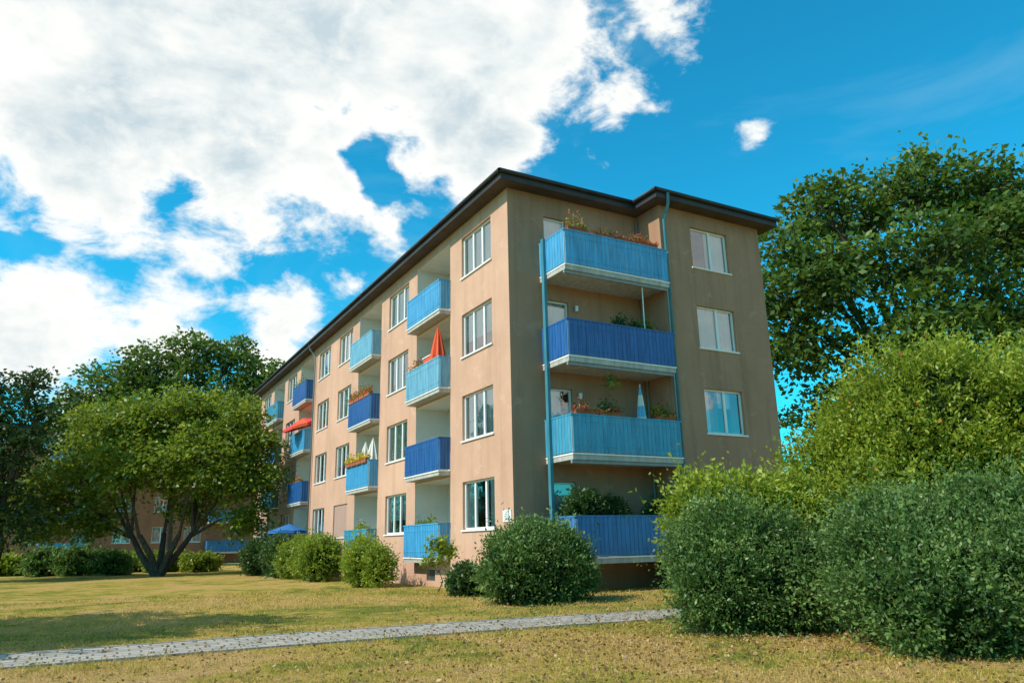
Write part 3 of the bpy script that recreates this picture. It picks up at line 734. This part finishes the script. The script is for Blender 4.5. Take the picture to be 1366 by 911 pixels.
w = bpy.data.worlds.new('World'); scene.world = w; w.use_nodes = True; nt = w.node_tree; nt.nodes.clear()
wo = N(nt, 'ShaderNodeOutputWorld'); bg = N(nt, 'ShaderNodeBackground'); bg.inputs[1].default_value = .12
nt.links.new(bg.outputs[0], wo.inputs[0])
sky = N(nt, 'ShaderNodeTexSky'); sky.sky_type = 'NISHITA'; sky.sun_disc = False
sky.sun_elevation = SEL; sky.sun_rotation = SAZ % (2*math.pi); sky.air_density = 1.0; sky.dust_density = .3; sky.ozone_density = 2
skyc = mixc(nt, 1.0, sky.outputs[0], (.13, 1.60, 1.75), 'MULTIPLY')
tc = N(nt, 'ShaderNodeTexCoord').outputs['Generated']
nv = N(nt, 'ShaderNodeVectorMath', operation='NORMALIZE'); nt.links.new(tc, nv.inputs[0]); Dn = nv.outputs[0]
# cloud banks: azimuth (deg, clockwise from +Y), elevation (deg), angular radius (rad)
blobs = [(-8, 33, .22), (7.7, 36, .17), (20, 37, .15), (29.5, 38, .14), (-3, 25.4, .10), (8.0, 26.0, .10), (14.5, 28.6, .09), (26, 31, .115), (20.8, 24.2, .035),
         (-4, 14.6, .08), (4.2, 14.2, .07), (11.0, 14.0, .07), (16.6, 18.9, .03), (38.5, 33.0, .045), (43, 37.2, .045), (49.3, 28.1, .004), (10, 10, .05), (1, 9, .05),
         (-26, 17, .2), (-50, 28, .3), (-115, 30, .28), (143, 22, .26), (15, 62, .28)]  # clouds out of view, added to brighten window reflections and fill light
def ddir(az_, el_):
    a, e_ = math.radians(az_), math.radians(el_)
    return (math.sin(a)*math.cos(e_), math.cos(a)*math.cos(e_), math.sin(e_))
wn = N(nt, 'ShaderNodeTexNoise'); wn.inputs['Scale'].default_value = 9; wn.inputs['Detail'].default_value = 3; nt.links.new(Dn, wn.inputs['Vector'])
wv = N(nt, 'ShaderNodeVectorMath', operation='MULTIPLY_ADD'); nt.links.new(wn.outputs['Color'], wv.inputs[0]); wv.inputs[1].default_value = (.12,)*3
ws = N(nt, 'ShaderNodeVectorMath', operation='SUBTRACT'); nt.links.new(Dn, ws.inputs[0]); ws.inputs[1].default_value = (.06,)*3
nt.links.new(ws.outputs[0], wv.inputs[2]); Dw = wv.outputs[0]
field = None
for az_, el_, r_ in blobs:
    dn = N(nt, 'ShaderNodeVectorMath', operation='DISTANCE'); nt.links.new(Dw, dn.inputs[0]); dn.inputs[1].default_value = ddir(az_, el_)
    v = math_n(nt, 'SUBTRACT', r_, dn.outputs['Value'])
    field = v if field is None else math_n(nt, 'SMOOTH_MAX', field, v, .02)
for az_, el_, r_, amt in ((-3.3, 29.6, .022, .10), (19.3, 27.6, .024, .10)):
    dn = N(nt, 'ShaderNodeVectorMath', operation='DISTANCE'); nt.links.new(Dw, dn.inputs[0]); dn.inputs[1].default_value = ddir(az_, el_)
    mr = N(nt, 'ShaderNodeMapRange'); nt.links.new(dn.outputs['Value'], mr.inputs[0]); mr.inputs[1].default_value = 0; mr.inputs[2].default_value = r_*1.8; mr.inputs[3].default_value = amt; mr.inputs[4].default_value = 0
    field = math_n(nt, 'SUBTRACT', field, mr.outputs[0])
Ds = scaled(nt, Dn, (1, 1, 1.6))
n1 = noise(nt, 11, 9, .62, Ds, .25)
nz = math_n(nt, 'MULTIPLY', math_n(nt, 'SUBTRACT', n1, .5), .24)
fld = math_n(nt, 'ADD', math_n(nt, 'MINIMUM', field, .085), nz)
mk = N(nt, 'ShaderNodeMapRange', interpolation_type='SMOOTHSTEP'); nt.links.new(fld, mk.inputs[0]); mk.inputs[1].default_value = -.012; mk.inputs[2].default_value = .040
sh = noise(nt, 5, 6, .58, scaled(nt, Dn, (1, 1.1, 2.0)), .2)
thick = N(nt, 'ShaderNodeMapRange'); nt.links.new(fld, thick.inputs[0]); thick.inputs[1].default_value = .025; thick.inputs[2].default_value = .10
shade = math_n(nt, 'MULTIPLY', ramp(nt, [(.34, K0), (.60, K1)], sh).outputs[0], thick.outputs[0])
cc_ = mixc(nt, shade, (9.0, 9.0, 8.6), (4.9, 5.9, 6.4))
veil = noise(nt, 2.5, 5, .6, scaled(nt, Dn, (1, 1, 3)), .5)
vm = math_n(nt, 'MULTIPLY', ramp(nt, [(.52, K0), (.8, K1)], veil).outputs[0], .2)
skyc = mixc(nt, vm, skyc, (4.5, 7.0, 8.0))
nt.links.new(mixc(nt, mk.outputs[0], skyc, cc_), bg.inputs[0])

# ------------------------------------------------------------------ camera
cam = bpy.data.cameras.new('camera'); co = bpy.data.objects.new('camera', cam); link(co)
Xc = Vector((.87293, -.10822, -.47571)); Yc = Vector((-.48748, -.23659, -.84047)); Zc = Vector((-.02159, .96557, -.25929))
Rm = Matrix((Xc, Yc, Zc))
co.rotation_mode = 'QUATERNION'; co.rotation_quaternion = Rm.to_quaternion(); co.location = (CX, CY, 1.38)
cam.sensor_width = 36; cam.lens = 36*1000/1366; cam.clip_end = 6000; cam.clip_start = .1
scene.camera = co
scene.view_settings.view_transform = 'Standard'; scene.view_settings.look = 'None'; scene.view_settings.exposure = 0
